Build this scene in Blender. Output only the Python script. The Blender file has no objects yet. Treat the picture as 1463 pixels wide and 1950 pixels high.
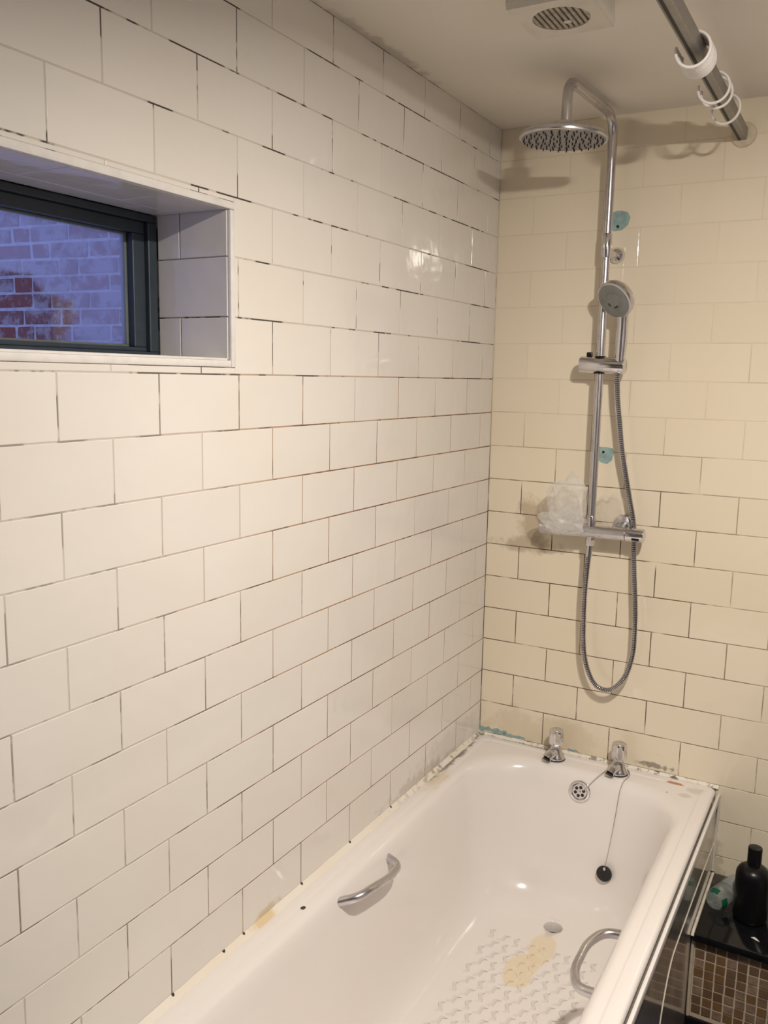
import bpy, bmesh, math, random
from math import sin, cos, pi, radians as R
from mathutils import Vector, Matrix, noise

# ------------------------------------------------------------------ camera
S = bpy.context.scene
C = S.collection
cd = bpy.data.cameras.new('camera'); cam = bpy.data.objects.new('camera', cd); C.objects.link(cam)
cam.location = (0.9953, -2.4219, 1.6514)
cam.rotation_euler = (1.4159, -0.01856, 0.51295)
cd.sensor_fit = 'HORIZONTAL'; cd.sensor_width = 36.0; cd.lens = 1655.4 / 1463 * 36.0
cd.clip_start = 0.02
S.camera = cam
S.view_settings.view_transform = 'Standard'; S.view_settings.look = 'None'
S.view_settings.gamma = 1.0; S.view_settings.use_curve_mapping = False
S.view_settings.exposure = 0.0
# dusk sky outside the window
W = bpy.data.worlds.new('dusk'); S.world = W; W.use_nodes = True
bg = W.node_tree.nodes['Background']
bg.inputs[0].default_value = (0.36, 0.42, 0.95, 1); bg.inputs[1].default_value = 0.68
LAMP_W = 26.5
LAMP_COL = (1.0, 0.915, 0.815)

random.seed(4)
# ------------------------------------------------------------------ materials
class NT:
    def __init__(s, name):
        s.m = bpy.data.materials.new(name); s.m.use_nodes = True
        s.t = s.m.node_tree; s.n = s.t.nodes; s.b = s.n['Principled BSDF']
    def add(s, typ, **kw):
        n = s.n.new(typ)
        for k, v in kw.items(): setattr(n, k, v)
        return n
    def link(s, a, b): s.t.links.new(a, b)
    def setv(s, sock, v):
        if isinstance(v, bpy.types.NodeSocket): s.link(v, sock)
        else: sock.default_value = v
    def pos(s): return s.add('ShaderNodeNewGeometry').outputs['Position']
    def sep(s, v):
        n = s.add('ShaderNodeSeparateXYZ'); s.link(v, n.inputs[0]); return n.outputs
    def noise(s, v, scale, detail=3, rough=0.55, dist=0):
        n = s.add('ShaderNodeTexNoise'); s.link(v, n.inputs['Vector'])
        n.inputs['Scale'].default_value = scale; n.inputs['Detail'].default_value = detail
        n.inputs['Roughness'].default_value = rough; n.inputs['Distortion'].default_value = dist
        return n.outputs['Fac']
    def math(s, op, a, b=0.0, c=None, clamp=False):
        n = s.add('ShaderNodeMath', operation=op, use_clamp=clamp)
        s.setv(n.inputs[0], a); s.setv(n.inputs[1], b)
        if c is not None: s.setv(n.inputs[2], c)
        return n.outputs[0]
    def ramp(s, v, a, b, lo=0.0, hi=1.0):       # smooth step from a to b
        n = s.add('ShaderNodeMapRange', interpolation_type='SMOOTHSTEP')
        s.setv(n.inputs[0], v); n.inputs[1].default_value = a; n.inputs[2].default_value = b
        n.inputs[3].default_value = lo; n.inputs[4].default_value = hi
        return n.outputs[0]
    def mix(s, f, a, b):
        n = s.add('ShaderNodeMix', data_type='RGBA')
        s.setv(n.inputs[0], f)
        for sock, v in ((n.inputs[6], a), (n.inputs[7], b)):
            if isinstance(v, bpy.types.NodeSocket): s.link(v, sock)
            else: sock.default_value = (*v, 1)
        return n.outputs[2]
    def blob(s, p, c, r, k=0.0, nz=None):       # 1 inside an ellipsoid spot, 0 outside
        d = s.add('ShaderNodeVectorMath', operation='SUBTRACT'); s.link(p, d.inputs[0]); d.inputs[1].default_value = c
        e = s.add('ShaderNodeVectorMath', operation='DIVIDE'); s.link(d.outputs[0], e.inputs[0]); e.inputs[1].default_value = r
        l = s.add('ShaderNodeVectorMath', operation='LENGTH'); s.link(e.outputs[0], l.inputs[0])
        v = l.outputs['Value']
        if nz is not None: v = s.math('ADD', v, s.math('MULTIPLY', s.math('SUBTRACT', nz, 0.5), k))
        return v
    def out(s, col=None, rough=0.5, metal=0.0, bump=None, bs=0.1, bd=0.001, spec=0.5, coat=0.0):
        b = s.b
        if col is not None:
            if isinstance(col, bpy.types.NodeSocket): s.link(col, b.inputs['Base Color'])
            else: b.inputs['Base Color'].default_value = (*col, 1)
        s.setv(b.inputs['Roughness'], rough); s.setv(b.inputs['Metallic'], metal)
        b.inputs['Specular IOR Level'].default_value = spec
        b.inputs['Coat Weight'].default_value = coat; b.inputs['Coat Roughness'].default_value = 0.06
        if bump is not None:
            n = s.add('ShaderNodeBump'); n.inputs['Strength'].default_value = bs; n.inputs['Distance'].default_value = bd
            s.link(bump, n.inputs['Height']); s.link(n.outputs[0], b.inputs['Normal'])
        return s.m

def simple(name, col, rough=0.5, metal=0.0, var=0.06, scale=40, bs=0.0, spec=0.5):
    t = NT(name); p = t.pos(); n = t.noise(p, scale)
    c2 = tuple(max(0, c * (1 - var * 3)) for c in col)
    c = t.mix(t.ramp(n, 0.35, 0.75), col, c2)
    return t.out(c, rough, metal, n if bs else None, bs, 0.001, spec)

def tile_mat(name, col, stains=(), wob=0.35, grime=None):
    t = NT(name); p = t.pos()
    oi = t.add('ShaderNodeObjectInfo').outputs['Random']
    c = t.mix(t.math('MULTIPLY', oi, 0.5), col, tuple(x * 0.93 for x in col))
    n = t.noise(p, 2.3, 2)
    c = t.mix(t.ramp(n, 0.35, 0.75, 0, 0.35), c, (col[0] * .93, col[1] * .89, col[2] * .83))
    fine = t.noise(p, 55, 5, 0.7)
    for ctr, rad, k, sc, scol, amt in stains:
        v = t.blob(p, ctr, rad, k, t.noise(p, sc, 6, 0.68))
        c = t.mix(t.ramp(v, 1.0, 0.45, 0, amt), c, scol)
    spk = t.ramp(t.noise(p, 70, 2), 0.79, 0.83, 0, 0.55)
    c = t.mix(spk, c, (0.24, 0.18, 0.12))
    b = t.math('ADD', t.noise(p, 9, 2), t.math('MULTIPLY', t.noise(p, 34, 1), 0.2))
    return t.out(c, t.ramp(n, 0.3, 0.8, 0.07, 0.16), 0, b, wob, 0.006)

TEAL = (0.31, 0.46, 0.45)
BROWN = (0.20, 0.135, 0.075)
M = {}
M['tile_left'] = tile_mat('glazed_tile_white', (0.80, 0.765, 0.715), [
    ((0, -0.20, 0.60), (0.05, 0.26, 0.05), 2.4, 26, (0.46, 0.38, 0.29), 0.22),
    ((0, -0.42, 0.565), (0.05, 0.22, 0.03), 3.0, 34, (0.30, 0.25, 0.20), 0.32),
    ((0, -1.10, 0.56), (0.05, 0.05, 0.02), 2.0, 30, (0.55, 0.40, 0.18), 0.6)])
M['tile_back'] = tile_mat('glazed_tile_cream', (0.82, 0.735, 0.585), [
    ((0.15, 0, 1.235), (0.06, 0.05, 0.10), 2.2, 16, (0.34, 0.25, 0.15), 0.55),
    ((0.14, 0, 1.165), (0.12, 0.05, 0.03), 2.4, 22, (0.30, 0.22, 0.13), 0.5),
    ((0.20, 0, 0.60), (0.30, 0.05, 0.06), 2.4, 14, (0.50, 0.40, 0.26), 0.3),
    ((0.535, 0, 0.570), (0.06, 0.05, 0.010), 3.6, 55, (0.13, 0.11, 0.09), 0.7),
    ((0.72, 0, 0.30), (0.03, 0.05, 0.10), 2.6, 30, (0.20, 0.18, 0.12), 0.35)], wob=0.3)
M['tile_reveal'] = tile_mat('glazed_tile_reveal', (0.76, 0.73, 0.70))
M['trim_white'] = simple('white_bead_trim', (0.80, 0.775, 0.745), 0.25, var=0.03)

def grout_mat(back):
    t = NT('grout_back' if back else 'grout_left'); p = t.pos(); X, Y, Z = t.sep(p)[:3]
    base = (0.77, 0.67, 0.525) if back else (0.63, 0.57, 0.50)
    n1 = t.noise(p, 3.1, 2); n2 = t.noise(p, 11, 3, 0.6); n3 = t.noise(p, 60, 3)
    c = t.mix(t.ramp(n2, 0.3, 0.7, 0, 0.4), base, tuple(b * 0.8 for b in base))
    if back:
        low = t.math('MULTIPLY', t.ramp(Z, 1.62, 1.25), t.ramp(X, 0.95, 0.5))
        c = t.mix(t.math('MULTIPLY', low, t.ramp(n2, 0.28, 0.52)), c, (0.085, 0.055, 0.032))
        c = t.mix(t.math('MULTIPLY', t.ramp(Z, 1.9, 1.5), t.ramp(n1, 0.5, 0.62, 0, 0.5)), c, (0.30, 0.21, 0.13))
    else:
        far = t.math('MULTIPLY', t.ramp(Y, -1.65, -0.75), t.ramp(Z, 1.80, 1.60))
        c = t.mix(t.math('MULTIPLY', far, t.ramp(n1, 0.30, 0.55, 0.40, 0.95)), c, (0.36, 0.165, 0.065))
        up = t.ramp(Z, 1.50, 1.75)
        m = t.math('ADD', n2, t.math('MULTIPLY', t.math('SUBTRACT', n1, 0.5), 0.7))
        c = t.mix(t.math('MULTIPLY', t.ramp(m, 0.505, 0.555), t.math('ADD', t.math('MULTIPLY', up, 0.5), 0.45)), c, (0.035, 0.028, 0.022))
        c = t.mix(t.math('MULTIPLY', far, t.ramp(n2, 0.55, 0.66, 0, 0.9)), c, (0.05, 0.038, 0.03))
    corner = t.math('MULTIPLY', t.ramp(Z, 1.3, 0.7), t.ramp(n2, 0.4, 0.6, 0, 0.6))
    c = t.mix(corner, c, (0.16, 0.12, 0.085))
    return t.out(c, 0.85, 0, n3, 0.3, 0.001)
M['grout_left'] = grout_mat(False); M['grout_back'] = grout_mat(True)

t = NT('painted_ceiling'); p = t.pos()
n = t.noise(p, 1.6, 3); c = t.mix(t.ramp(n, 0.35, 0.7, 0, 0.6), (0.86, 0.81, 0.73), (0.80, 0.74, 0.65))
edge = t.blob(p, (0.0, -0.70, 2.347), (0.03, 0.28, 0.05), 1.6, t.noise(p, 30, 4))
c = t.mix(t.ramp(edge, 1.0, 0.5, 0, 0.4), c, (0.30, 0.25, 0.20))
M['ceiling'] = t.out(c, 0.75, 0, t.noise(p, 140, 3), 0.12, 0.001)
M['paint'] = simple('painted_wall', (0.76, 0.71, 0.63), 0.7, var=0.02, scale=4)
M['grey_paint'] = simple('grey_painted_wall', (0.26, 0.25, 0.265), 0.6, var=0.03, scale=4)
M['floor'] = simple('black_floor_tile', (0.012, 0.012, 0.03), 0.15, var=0.1, scale=20)

# bath enamel: white with the marks the photograph shows
for key_, k_, r_, c_ in (('bath', 1.0, 0.17, 0.3), ('bath_relief', 0.84, 0.5, 0.0)):  # relief copy has a darkened colour, imitating its lack of reflected ceiling light
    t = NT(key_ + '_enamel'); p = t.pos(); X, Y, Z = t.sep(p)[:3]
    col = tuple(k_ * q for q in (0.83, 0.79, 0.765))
    c = t.mix(t.ramp(t.noise(p, 3, 2), 0.4, 0.8, 0, 0.3), col, (0.79, 0.74, 0.70))
    for ctr, rad, k, sc, scol, a, b_, amt in [
        ((0.358, -0.390, 0.165), (0.040, 0.075, 0.03), 1.0, 22, (0.79, 0.68, 0.49), 1.0, 0.80, 0.85),
        ((0.340, -0.490, 0.165), (0.046, 0.085, 0.03), 1.1, 22, (0.78, 0.67, 0.48), 1.0, 0.80, 0.85),
        ((0.362, -0.318, 0.165), (0.020, 0.04, 0.03), 0.9, 26, (0.79, 0.71, 0.56), 1.0, 0.7, 0.4),
        ((0.030, -0.370, 0.55), (0.028, 0.10, 0.03), 1.6, 20, (0.66, 0.55, 0.36), 1.0, 0.3, 0.6),
        ((0.605, -0.036, 0.55), (0.030, 0.007, 0.03), 1.4, 60, (0.42, 0.17, 0.05), 1.0, 0.5, 0.9),
        ((0.640, -0.095, 0.55), (0.022, 0.018, 0.03), 1.2, 40, (0.52, 0.46, 0.40), 1.0, 0.4, 0.5),
        ((0.660, -0.050, 0.55), (0.030, 0.030, 0.03), 2.2, 30, (0.50, 0.42, 0.35), 1.0, 0.4, 0.45),
        ((0.595, -0.100, 0.55), (0.003, 0.003, 0.03), 0.6, 90, (0.10, 0.08, 0.06), 1.0, 0.6, 0.9),
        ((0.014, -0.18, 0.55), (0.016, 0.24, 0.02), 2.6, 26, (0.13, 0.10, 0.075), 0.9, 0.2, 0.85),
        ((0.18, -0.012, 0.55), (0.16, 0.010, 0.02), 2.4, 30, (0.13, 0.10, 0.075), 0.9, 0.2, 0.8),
        ((0.045, -1.038, 0.545), (0.0055, 0.0075, 0.03), 0.8, 80, (0.02, 0.018, 0.016), 1.0, 0.8, 1.0)]:
        v = t.blob(p, ctr, rad, k, t.noise(p, sc, 5, 0.65))
        c = t.mix(t.ramp(v, a, b_, 0, amt), c, scol)
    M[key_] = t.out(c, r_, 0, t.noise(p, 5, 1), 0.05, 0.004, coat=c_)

t = NT('silicone_bead'); p = t.pos(); X, Y, Z = t.sep(p)[:3]
n2 = t.noise(p, 45, 5, 0.7); n1 = t.noise(p, 6, 2)
c = t.mix(t.ramp(n1, 0.4, 0.7, 0, 0.4), (0.84, 0.79, 0.71), (0.80, 0.70, 0.54))
near = t.ramp(Y, -0.75, -0.15)
c = t.mix(t.math('MULTIPLY', near, t.ramp(n2, 0.50, 0.60, 0, 0.75)), c, (0.16, 0.13, 0.10))
mid = t.math('MULTIPLY', t.ramp(X, 0.45, 0.50), t.ramp(X, 0.64, 0.58))
c = t.mix(t.math('MULTIPLY', mid, t.ramp(n2, 0.52, 0.60, 0, 0.8)), c, (0.10, 0.085, 0.07))
for yy in (-1.3814, -1.1814, -1.242, -0.9814, -0.7814, -0.5814):
    c = t.mix(t.ramp(t.blob(p, (0.001, yy, 0.559), (0.006, 0.0045, 0.005), 0.8, n2), 1.0, 0.6), c, (0.03, 0.025, 0.02))
v = t.blob(p, (0.0, -1.12, 0.55), (0.03, 0.05, 0.03), 1.6, n2)
c = t.mix(t.ramp(v, 1.0, 0.4, 0, 0.7), c, (0.70, 0.52, 0.24))
M['silicone'] = t.out(c, 0.35, 0, n2, 0.15, 0.001)
M['bead'] = simple('clean_silicone', (0.72, 0.67, 0.58), 0.35, var=0.06)

def chrome(name, col, rough, var):
    t = NT(name); p = t.pos(); n = t.noise(p, 25, 4, 0.6)
    return t.out(t.mix(t.ramp(n, 0.4, 0.75, 0, var), col, tuple(c * 0.6 for c in col)), t.ramp(n, 0.3, 0.8, rough, rough + 0.12), 1.0)
M['chrome'] = chrome('chrome', (0.74, 0.73, 0.75), 0.08, 0.4)
M['chrome_dull'] = chrome('limescaled_chrome', (0.66, 0.65, 0.68), 0.20, 0.5)
M['alu'] = simple('grey_aluminium', (0.30, 0.285, 0.265), 0.42, 0.6, var=0.04)
M['groove'] = simple('dark_metal_groove', (0.06, 0.055, 0.05), 0.5, 0.6)
M['slot'] = simple('dark_slot', (0.02, 0.017, 0.014), 0.6)
M['black'] = simple('black_plastic', (0.006, 0.006, 0.007), 0.30, spec=0.3)
M['rubber'] = simple('black_rubber', (0.010, 0.010, 0.012), 0.38)
M['grey_face'] = simple('grey_spray_face', (0.23, 0.235, 0.225), 0.5, var=0.05)
M['head_face'] = simple('grey_metal_face', (0.30, 0.30, 0.33), 0.4, 0.5, var=0.06)
M['white_plastic'] = simple('white_plastic', (0.84, 0.81, 0.78), 0.35, var=0.02)
M['fan'] = simple('aged_white_plastic', (0.74, 0.70, 0.62), 0.5, var=0.04, scale=18)
M['fan_dirt'] = simple('dusty_grille', (0.50, 0.45, 0.38), 0.8, var=0.12, scale=60)
M['dark'] = simple('dark_cavity', (0.035, 0.028, 0.022), 0.9)
M['frame'] = simple('dark_grey_frame', (0.030, 0.044, 0.058), 0.42, var=0.05)
M['gasket'] = simple('glazing_gasket', (0.13, 0.15, 0.14), 0.6, var=0.05)
M['cream'] = simple('cream_flange', (0.66, 0.57, 0.43), 0.4)
M['teal'] = simple('teal_backing', TEAL, 0.65, var=0.10, scale=60)
M['granite'] = simple('black_polished_slab', (0.008, 0.008, 0.010), 0.09, var=0.2, scale=120)
M['white_bottle'] = simple('white_bottle_plastic', (0.68, 0.70, 0.72), 0.35)
M['green'] = simple('green_label', (0.02, 0.20, 0.10), 0.4)
M['mgrout'] = simple('mosaic_grout', (0.60, 0.50, 0.38), 0.85, var=0.05)
M['label_grey'] = simple('pale_label', (0.52, 0.56, 0.56), 0.4)

t = NT('mosaic_stone'); p = t.pos(); oi = t.add('ShaderNodeObjectInfo').outputs['Random']
n = t.noise(p, 60, 4, 0.6)
c = t.mix(t.ramp(oi, 0.0, 1.0), (0.155, 0.090, 0.050), (0.33, 0.235, 0.17))
oi2 = t.math('FRACT', t.math('MULTIPLY', oi, 17.3))
c = t.mix(t.ramp(oi2, 0.6, 0.75), c, (0.215, 0.125, 0.055))
c = t.mix(t.ramp(n, 0.35, 0.7, 0, 0.5), c, (0.11, 0.07, 0.045))
M['mosaic'] = t.out(c, t.ramp(n, 0.3, 0.7, 0.25, 0.5), 0, n, 0.25, 0.002)

t = NT('mirror_panel'); p = t.pos(); n = t.noise(p, 4, 3)
M['panel'] = t.out(t.mix(t.ramp(n, 0.3, 0.75, 0, 0.5), (0.50, 0.46, 0.41), (0.40, 0.37, 0.33)), t.ramp(n, 0.3, 0.8, 0.07, 0.20), 0.62)

# window pane: clear glass with a film of condensation, wiped clear low on the left
t = NT('misted_glass'); p = t.pos(); X, Y, Z = t.sep(p)[:3]
tr = t.add('ShaderNodeBsdfTransparent'); tr.inputs[0].default_value = (0.93, 0.95, 0.97, 1)
gl = t.add('ShaderNodeBsdfGlossy'); gl.inputs['Roughness'].default_value = 0.02
lw = t.add('ShaderNodeFresnel'); lw.inputs[0].default_value = 1.45
clear = t.add('ShaderNodeMixShader'); t.link(t.math('MULTIPLY', lw.outputs[0], 0.6), clear.inputs[0]); t.link(tr.outputs[0], clear.inputs[1]); t.link(gl.outputs[0], clear.inputs[2])
tl = t.add('ShaderNodeBsdfTranslucent'); tl.inputs[0].default_value = (0.93, 0.93, 0.95, 1)
mist = t.add('ShaderNodeMixShader'); mist.inputs[0].default_value = 0.27; t.link(tr.outputs[0], mist.inputs[1]); t.link(tl.outputs[0], mist.inputs[2])
nz = t.noise(p, 16, 4, 0.6)
v = t.blob(p, (-0.19, -1.60, 1.735), (0.1, 0.22, 0.075), 1.1, nz)
f = t.add('ShaderNodeMixShader'); t.link(t.ramp(v, 0.93, 1.05), f.inputs[0]); t.link(clear.outputs[0], f.inputs[1]); t.link(mist.outputs[0], f.inputs[2])
t.link(f.outputs[0], t.n['Material Output'].inputs[0]); M['glass'] = t.m

def film(name, col, alpha, rough=0.25, gloss=0.12):
    t = NT(name); p = t.pos()
    tr = t.add('ShaderNodeBsdfTransparent')
    df = t.add('ShaderNodeBsdfDiffuse'); df.inputs[0].default_value = (*col, 1)
    tl = t.add('ShaderNodeBsdfTranslucent'); tl.inputs[0].default_value = (*col, 1)
    gl = t.add('ShaderNodeBsdfGlossy'); gl.inputs['Roughness'].default_value = rough
    a = t.add('ShaderNodeMixShader'); a.inputs[0].default_value = 0.45; t.link(df.outputs[0], a.inputs[1]); t.link(tl.outputs[0], a.inputs[2])
    b = t.add('ShaderNodeMixShader'); b.inputs[0].default_value = gloss; t.link(a.outputs[0], b.inputs[1]); t.link(gl.outputs[0], b.inputs[2])
    c = t.add('ShaderNodeMixShader'); n = t.noise(p, 40, 3)
    t.link(t.ramp(n, 0.3, 0.75, alpha * 0.7, min(1, alpha * 1.3)), c.inputs[0]); t.link(tr.outputs[0], c.inputs[1]); t.link(b.outputs[0], c.inputs[2])
    t.link(c.outputs[0], t.n['Material Output'].inputs[0]); return t.m
M['bag'] = film('crumpled_clear_film', (0.92, 0.91, 0.89), 0.40, 0.45, 0.08)
M['bag_thin'] = film('thin_clear_film', (0.88, 0.85, 0.78), 0.17, 0.45, 0.06)
M['clear_plastic'] = film('clear_bottle_plastic', (0.62, 0.72, 0.70), 0.42, 0.12, 0.25)
M['blue_plastic'] = film('bluish_bottle_plastic', (0.50, 0.60, 0.66), 0.55, 0.15, 0.2)

t = NT('old_brick'); p = t.pos(); oi = t.add('ShaderNodeObjectInfo').outputs['Random']
n = t.noise(p, 14, 5, 0.65); n2 = t.noise(p, 50, 4, 0.7)
c = t.mix(oi, (0.36, 0.10, 0.08), (0.30, 0.17, 0.17))
c = t.mix(t.ramp(t.math('ADD', n, t.math('MULTIPLY', oi, 0.12)), 0.48, 0.66, 0, 0.8), c, (0.60, 0.56, 0.56))
c = t.mix(t.ramp(n2, 0.62, 0.72, 0, 0.6), c, (0.06, 0.04, 0.04))
M['brick'] = t.out(c, 0.9, 0, n2, 0.6, 0.006)
M['mortar'] = simple('lime_mortar', (0.84, 0.84, 0.84), 0.95, var=0.08, scale=30, bs=0.4)
t = NT('lamp_lens'); t.b.inputs['Emission Color'].default_value = (*LAMP_COL, 1); t.b.inputs['Emission Strength'].default_value = 6.0
M['lens'] = t.out((0.9, 0.9, 0.85), 0.3)

# ------------------------------------------------------------------ helpers
def link(name, bm_or_me, mat, parent=None, smooth=False, **props):
    if isinstance(bm_or_me, bmesh.types.BMesh):
        me = bpy.data.meshes.new(name); bmesh.ops.recalc_face_normals(bm_or_me, faces=bm_or_me.faces)
        bm_or_me.to_mesh(me); bm_or_me.free()
        if mat: me.materials.append(mat)
        if smooth:
            for f in me.polygons: f.use_smooth = True
            me.set_sharp_from_angle(angle=R(40))
    else: me = bm_or_me
    o = bpy.data.objects.new(name, me); C.objects.link(o)
    if parent: o.parent = parent
    for k, v in props.items(): o[k] = v
    return o
def thing(name, label, cat, loc=(0, 0, 0), group=None):
    o = bpy.data.objects.new(name, None); C.objects.link(o); o.location = loc
    o.empty_display_size = 0.05
    o['label'] = label; o['category'] = cat
    if group: o['group'] = group
    return o
def tag(o, label, cat, group=None):
    o['label'] = label; o['category'] = cat
    if group: o['group'] = group
    return o
def box(bm, x0, x1, y0, y1, z0, z1, bev=0.0):
    vs = [bm.verts.new(c) for c in ((x0, y0, z0), (x1, y0, z0), (x1, y1, z0), (x0, y1, z0), (x0, y0, z1), (x1, y0, z1), (x1, y1, z1), (x0, y1, z1))]
    fs = [bm.faces.new([vs[i] for i in f]) for f in ((0, 3, 2, 1), (4, 5, 6, 7), (0, 1, 5, 4), (1, 2, 6, 5), (2, 3, 7, 6), (3, 0, 4, 7))]
    if bev:
        es = list({e for f in fs for e in f.edges})
        bmesh.ops.bevel(bm, geom=es, offset=bev, segments=2, affect='EDGES', profile=0.5)
    return bm
def B(): return bmesh.new()
def lathe(bm, prof, mat4=None, n=32, flute=None, cap=True):
    """profile (r, h) turned about local z, placed by mat4"""
    rings = []
    for r, h in prof:
        ring = []
        for i in range(n):
            a = 2 * pi * i / n
            rr = r * (1 + (flute[1] * cos(flute[0] * a) if flute and flute[2] <= h <= flute[3] else 0))
            v = Vector((rr * cos(a), rr * sin(a), h))
            ring.append(bm.verts.new(mat4 @ v if mat4 else v))
        rings.append(ring)
    for a, b in zip(rings, rings[1:]):
        for i in range(n): bm.faces.new((a[i], a[(i + 1) % n], b[(i + 1) % n], b[i]))
    if cap:
        bm.faces.new(rings[0][::-1]); bm.faces.new(rings[-1])
    return bm
def frame(loc, axis, xhint=(1, 0, 0.01)):
    z = Vector(axis).normalized(); x = Vector(xhint); x = (x - z * x.dot(z)).normalized(); y = z.cross(x)
    return Matrix(((x.x, y.x, z.x, loc[0]), (x.y, y.y, z.y, loc[1]), (x.z, y.z, z.z, loc[2]), (0, 0, 0, 1)))
def spline(pts, n):
    """Catmull-Rom, evenly resampled to n points"""
    P = [Vector(p) for p in pts]; P = [P[0] * 2 - P[1]] + P + [P[-1] * 2 - P[-2]]
    out = []
    for i in range(1, len(P) - 2):
        for k in range(40):
            t = k / 40; a, b, c, d = P[i - 1:i + 3]
            out.append(0.5 * ((2 * b) + (c - a) * t + (2 * a - 5 * b + 4 * c - d) * t * t + (3 * b - a - 3 * c + d) * t ** 3))
    out.append(P[-2])
    L = [0]
    for a, b in zip(out, out[1:]): L.append(L[-1] + (b - a).length)
    res = []; j = 0
    for i in range(n):
        s = L[-1] * i / (n - 1)
        while j < len(L) - 2 and L[j + 1] < s: j += 1
        f = (s - L[j]) / max(1e-9, L[j + 1] - L[j]); res.append(out[j].lerp(out[j + 1], min(1, max(0, f))))
    return res, L[-1]
def fillet(pts, rad, k=7):
    """polyline with rounded corners"""
    P = [Vector(p) for p in pts]; out = [P[0]]
    for a, b, c in zip(P, P[1:], P[2:]):
        r = min(rad, (a - b).length * .49, (c - b).length * .49)
        p0 = b + (a - b).normalized() * r; p1 = b + (c - b).normalized() * r
        for i in range(k + 1):
            t = i / k; out.append(p0 * (1 - t) ** 2 + b * 2 * t * (1 - t) + p1 * t * t)
    return out + [P[-1]]
def tube(bm, path, rad, n=14, cap=True):
    P = [Vector(p) for p in path]
    rads = rad if isinstance(rad, (list, tuple)) else [rad] * len(P)
    T = [(P[min(i + 1, len(P) - 1)] - P[max(i - 1, 0)]).normalized() for i in range(len(P))]
    up = Vector((0, 0, 1)) if abs(T[0].z) < 0.9 else Vector((1, 0, 0))
    nrm = (up - T[0] * up.dot(T[0])).normalized(); rings = []
    for p, tt, r in zip(P, T, rads):
        nrm = (nrm - tt * nrm.dot(tt)).normalized(); bn = tt.cross(nrm)
        rings.append([bm.verts.new(p + (nrm * cos(2 * pi * i / n) + bn * sin(2 * pi * i / n)) * r) for i in range(n)])
    for a, b in zip(rings, rings[1:]):
        for i in range(n): bm.faces.new((a[i], a[(i + 1) % n], b[(i + 1) % n], b[i]))
    if cap: bm.faces.new(rings[0][::-1]); bm.faces.new(rings[-1])
    return bm
def prism(bm, pts, h0, h1, mat4):
    a = [bm.verts.new(mat4 @ Vector((x, y, h0))) for x, y in pts]; b = [bm.verts.new(mat4 @ Vector((x, y, h1))) for x, y in pts]
    n = len(pts)
    for i in range(n): bm.faces.new((a[i], a[(i + 1) % n], b[(i + 1) % n], b[i]))
    bm.faces.new(a[::-1]); bm.faces.new(b); return bm

# ------------------------------------------------------------------ room shell
FLOOR, CEIL, RX, FY = 0.03, 2.347, 1.50, -3.05
TH = 0.0007                                   # tile face stands this proud of the grout
WY0, WY1, WZ0, WZ1 = -1.95, -1.204, 1.674, 1.931    # clear window opening
wl = B(); g = -TH
for (y0, y1, z0, z1) in ((FY, WY0, FLOOR, CEIL), (WY1, 0.25, FLOOR, CEIL), (WY0, WY1, FLOOR, WZ0), (WY0, WY1, WZ1, CEIL)):
    box(wl, -0.217, g, y0, y1, z0, z1)
wall_left = link('wall_left', wl, M['grout_left'], kind='structure')
wall_back = link('wall_back', box(B(), g, RX + .1, TH, 0.25, FLOOR, CEIL), M['grout_back'], kind='structure')
link('wall_right', box(B(), RX, RX + .1, FY, 0, FLOOR, CEIL), M['grey_paint'], kind='structure')
link('wall_front', box(B(), g, RX, FY - .1, FY, FLOOR, CEIL), M['grey_paint'], kind='structure')
link('floor', box(B(), -0.26, RX + .1, FY - .1, 0.25, FLOOR - .1, FLOOR), M['floor'], kind='structure')
link('ceiling', box(B(), -0.26, RX + .1, FY - .1, 0.25, CEIL, CEIL + .1), M['ceiling'], kind='structure')

# ------------------------------------------------------------------ wall tiles, one object each
ROWZ = [0.654, 0.7541, 0.8555, 0.9555, 1.0551, 1.1543, 1.2532, 1.3522, 1.4514, 1.5514, 1.6494, 1.7489, 1.8511, 1.951, 2.0527, 2.1544, 2.2579, 2.347]
J = 0.0011
tile_cache = {}
def tile_mesh(w, h, orient, mat):
    key = (round(w, 4), round(h, 4), orient, mat.name)
    if key in tile_cache: return tile_cache[key]
    a, b = w / 2, h / 2; e = min(0.0011, a * .3, b * .3); d0 = -0.0045
    prof = ((0, d0), (0, -0.0009), (e * .35, -0.00025), (e, 0.0))
    vs, fs = [], []
    for ins, z in prof:
        for sx, sy in ((-1, -1), (1, -1), (1, 1), (-1, 1)):
            u, v = sx * (a - ins), sy * (b - ins)
            vs.append({'X': (z, u, v), 'Y': (u, -z, v), 'yr': (u, -z, v), 'zs': (u, v, -z), 'Zt': (u, v, z)}[orient])
    k = len(prof)
    for r in range(k - 1):
        for i in range(4):
            j = (i + 1) % 4; fs.append((r * 4 + i, r * 4 + j, r * 4 + 4 + j, r * 4 + 4 + i))
    fs.append(tuple((k - 1) * 4 + i for i in range(4)))
    me = bpy.data.meshes.new('tile'); me.from_pydata(vs, [], fs); me.materials.append(mat)
    bm = bmesh.new(); bm.from_mesh(me); bmesh.ops.recalc_face_normals(bm, faces=bm.faces); 
    # open back: make sure the face looks outwards
    f = max(bm.faces, key=lambda q: q.calc_area()); want = {'X': Vector((1, 0, 0)), 'Y': Vector((0, -1, 0)), 'yr': Vector((0, -1, 0)), 'zs': Vector((0, 0, -1)), 'Zt': Vector((0, 0, 1))}[orient]
    if f.normal.dot(want) < 0: bmesh.ops.reverse_faces(bm, faces=bm.faces)
    bm.to_mesh(me); bm.free()
    tile_cache[key] = me; return me
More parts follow.
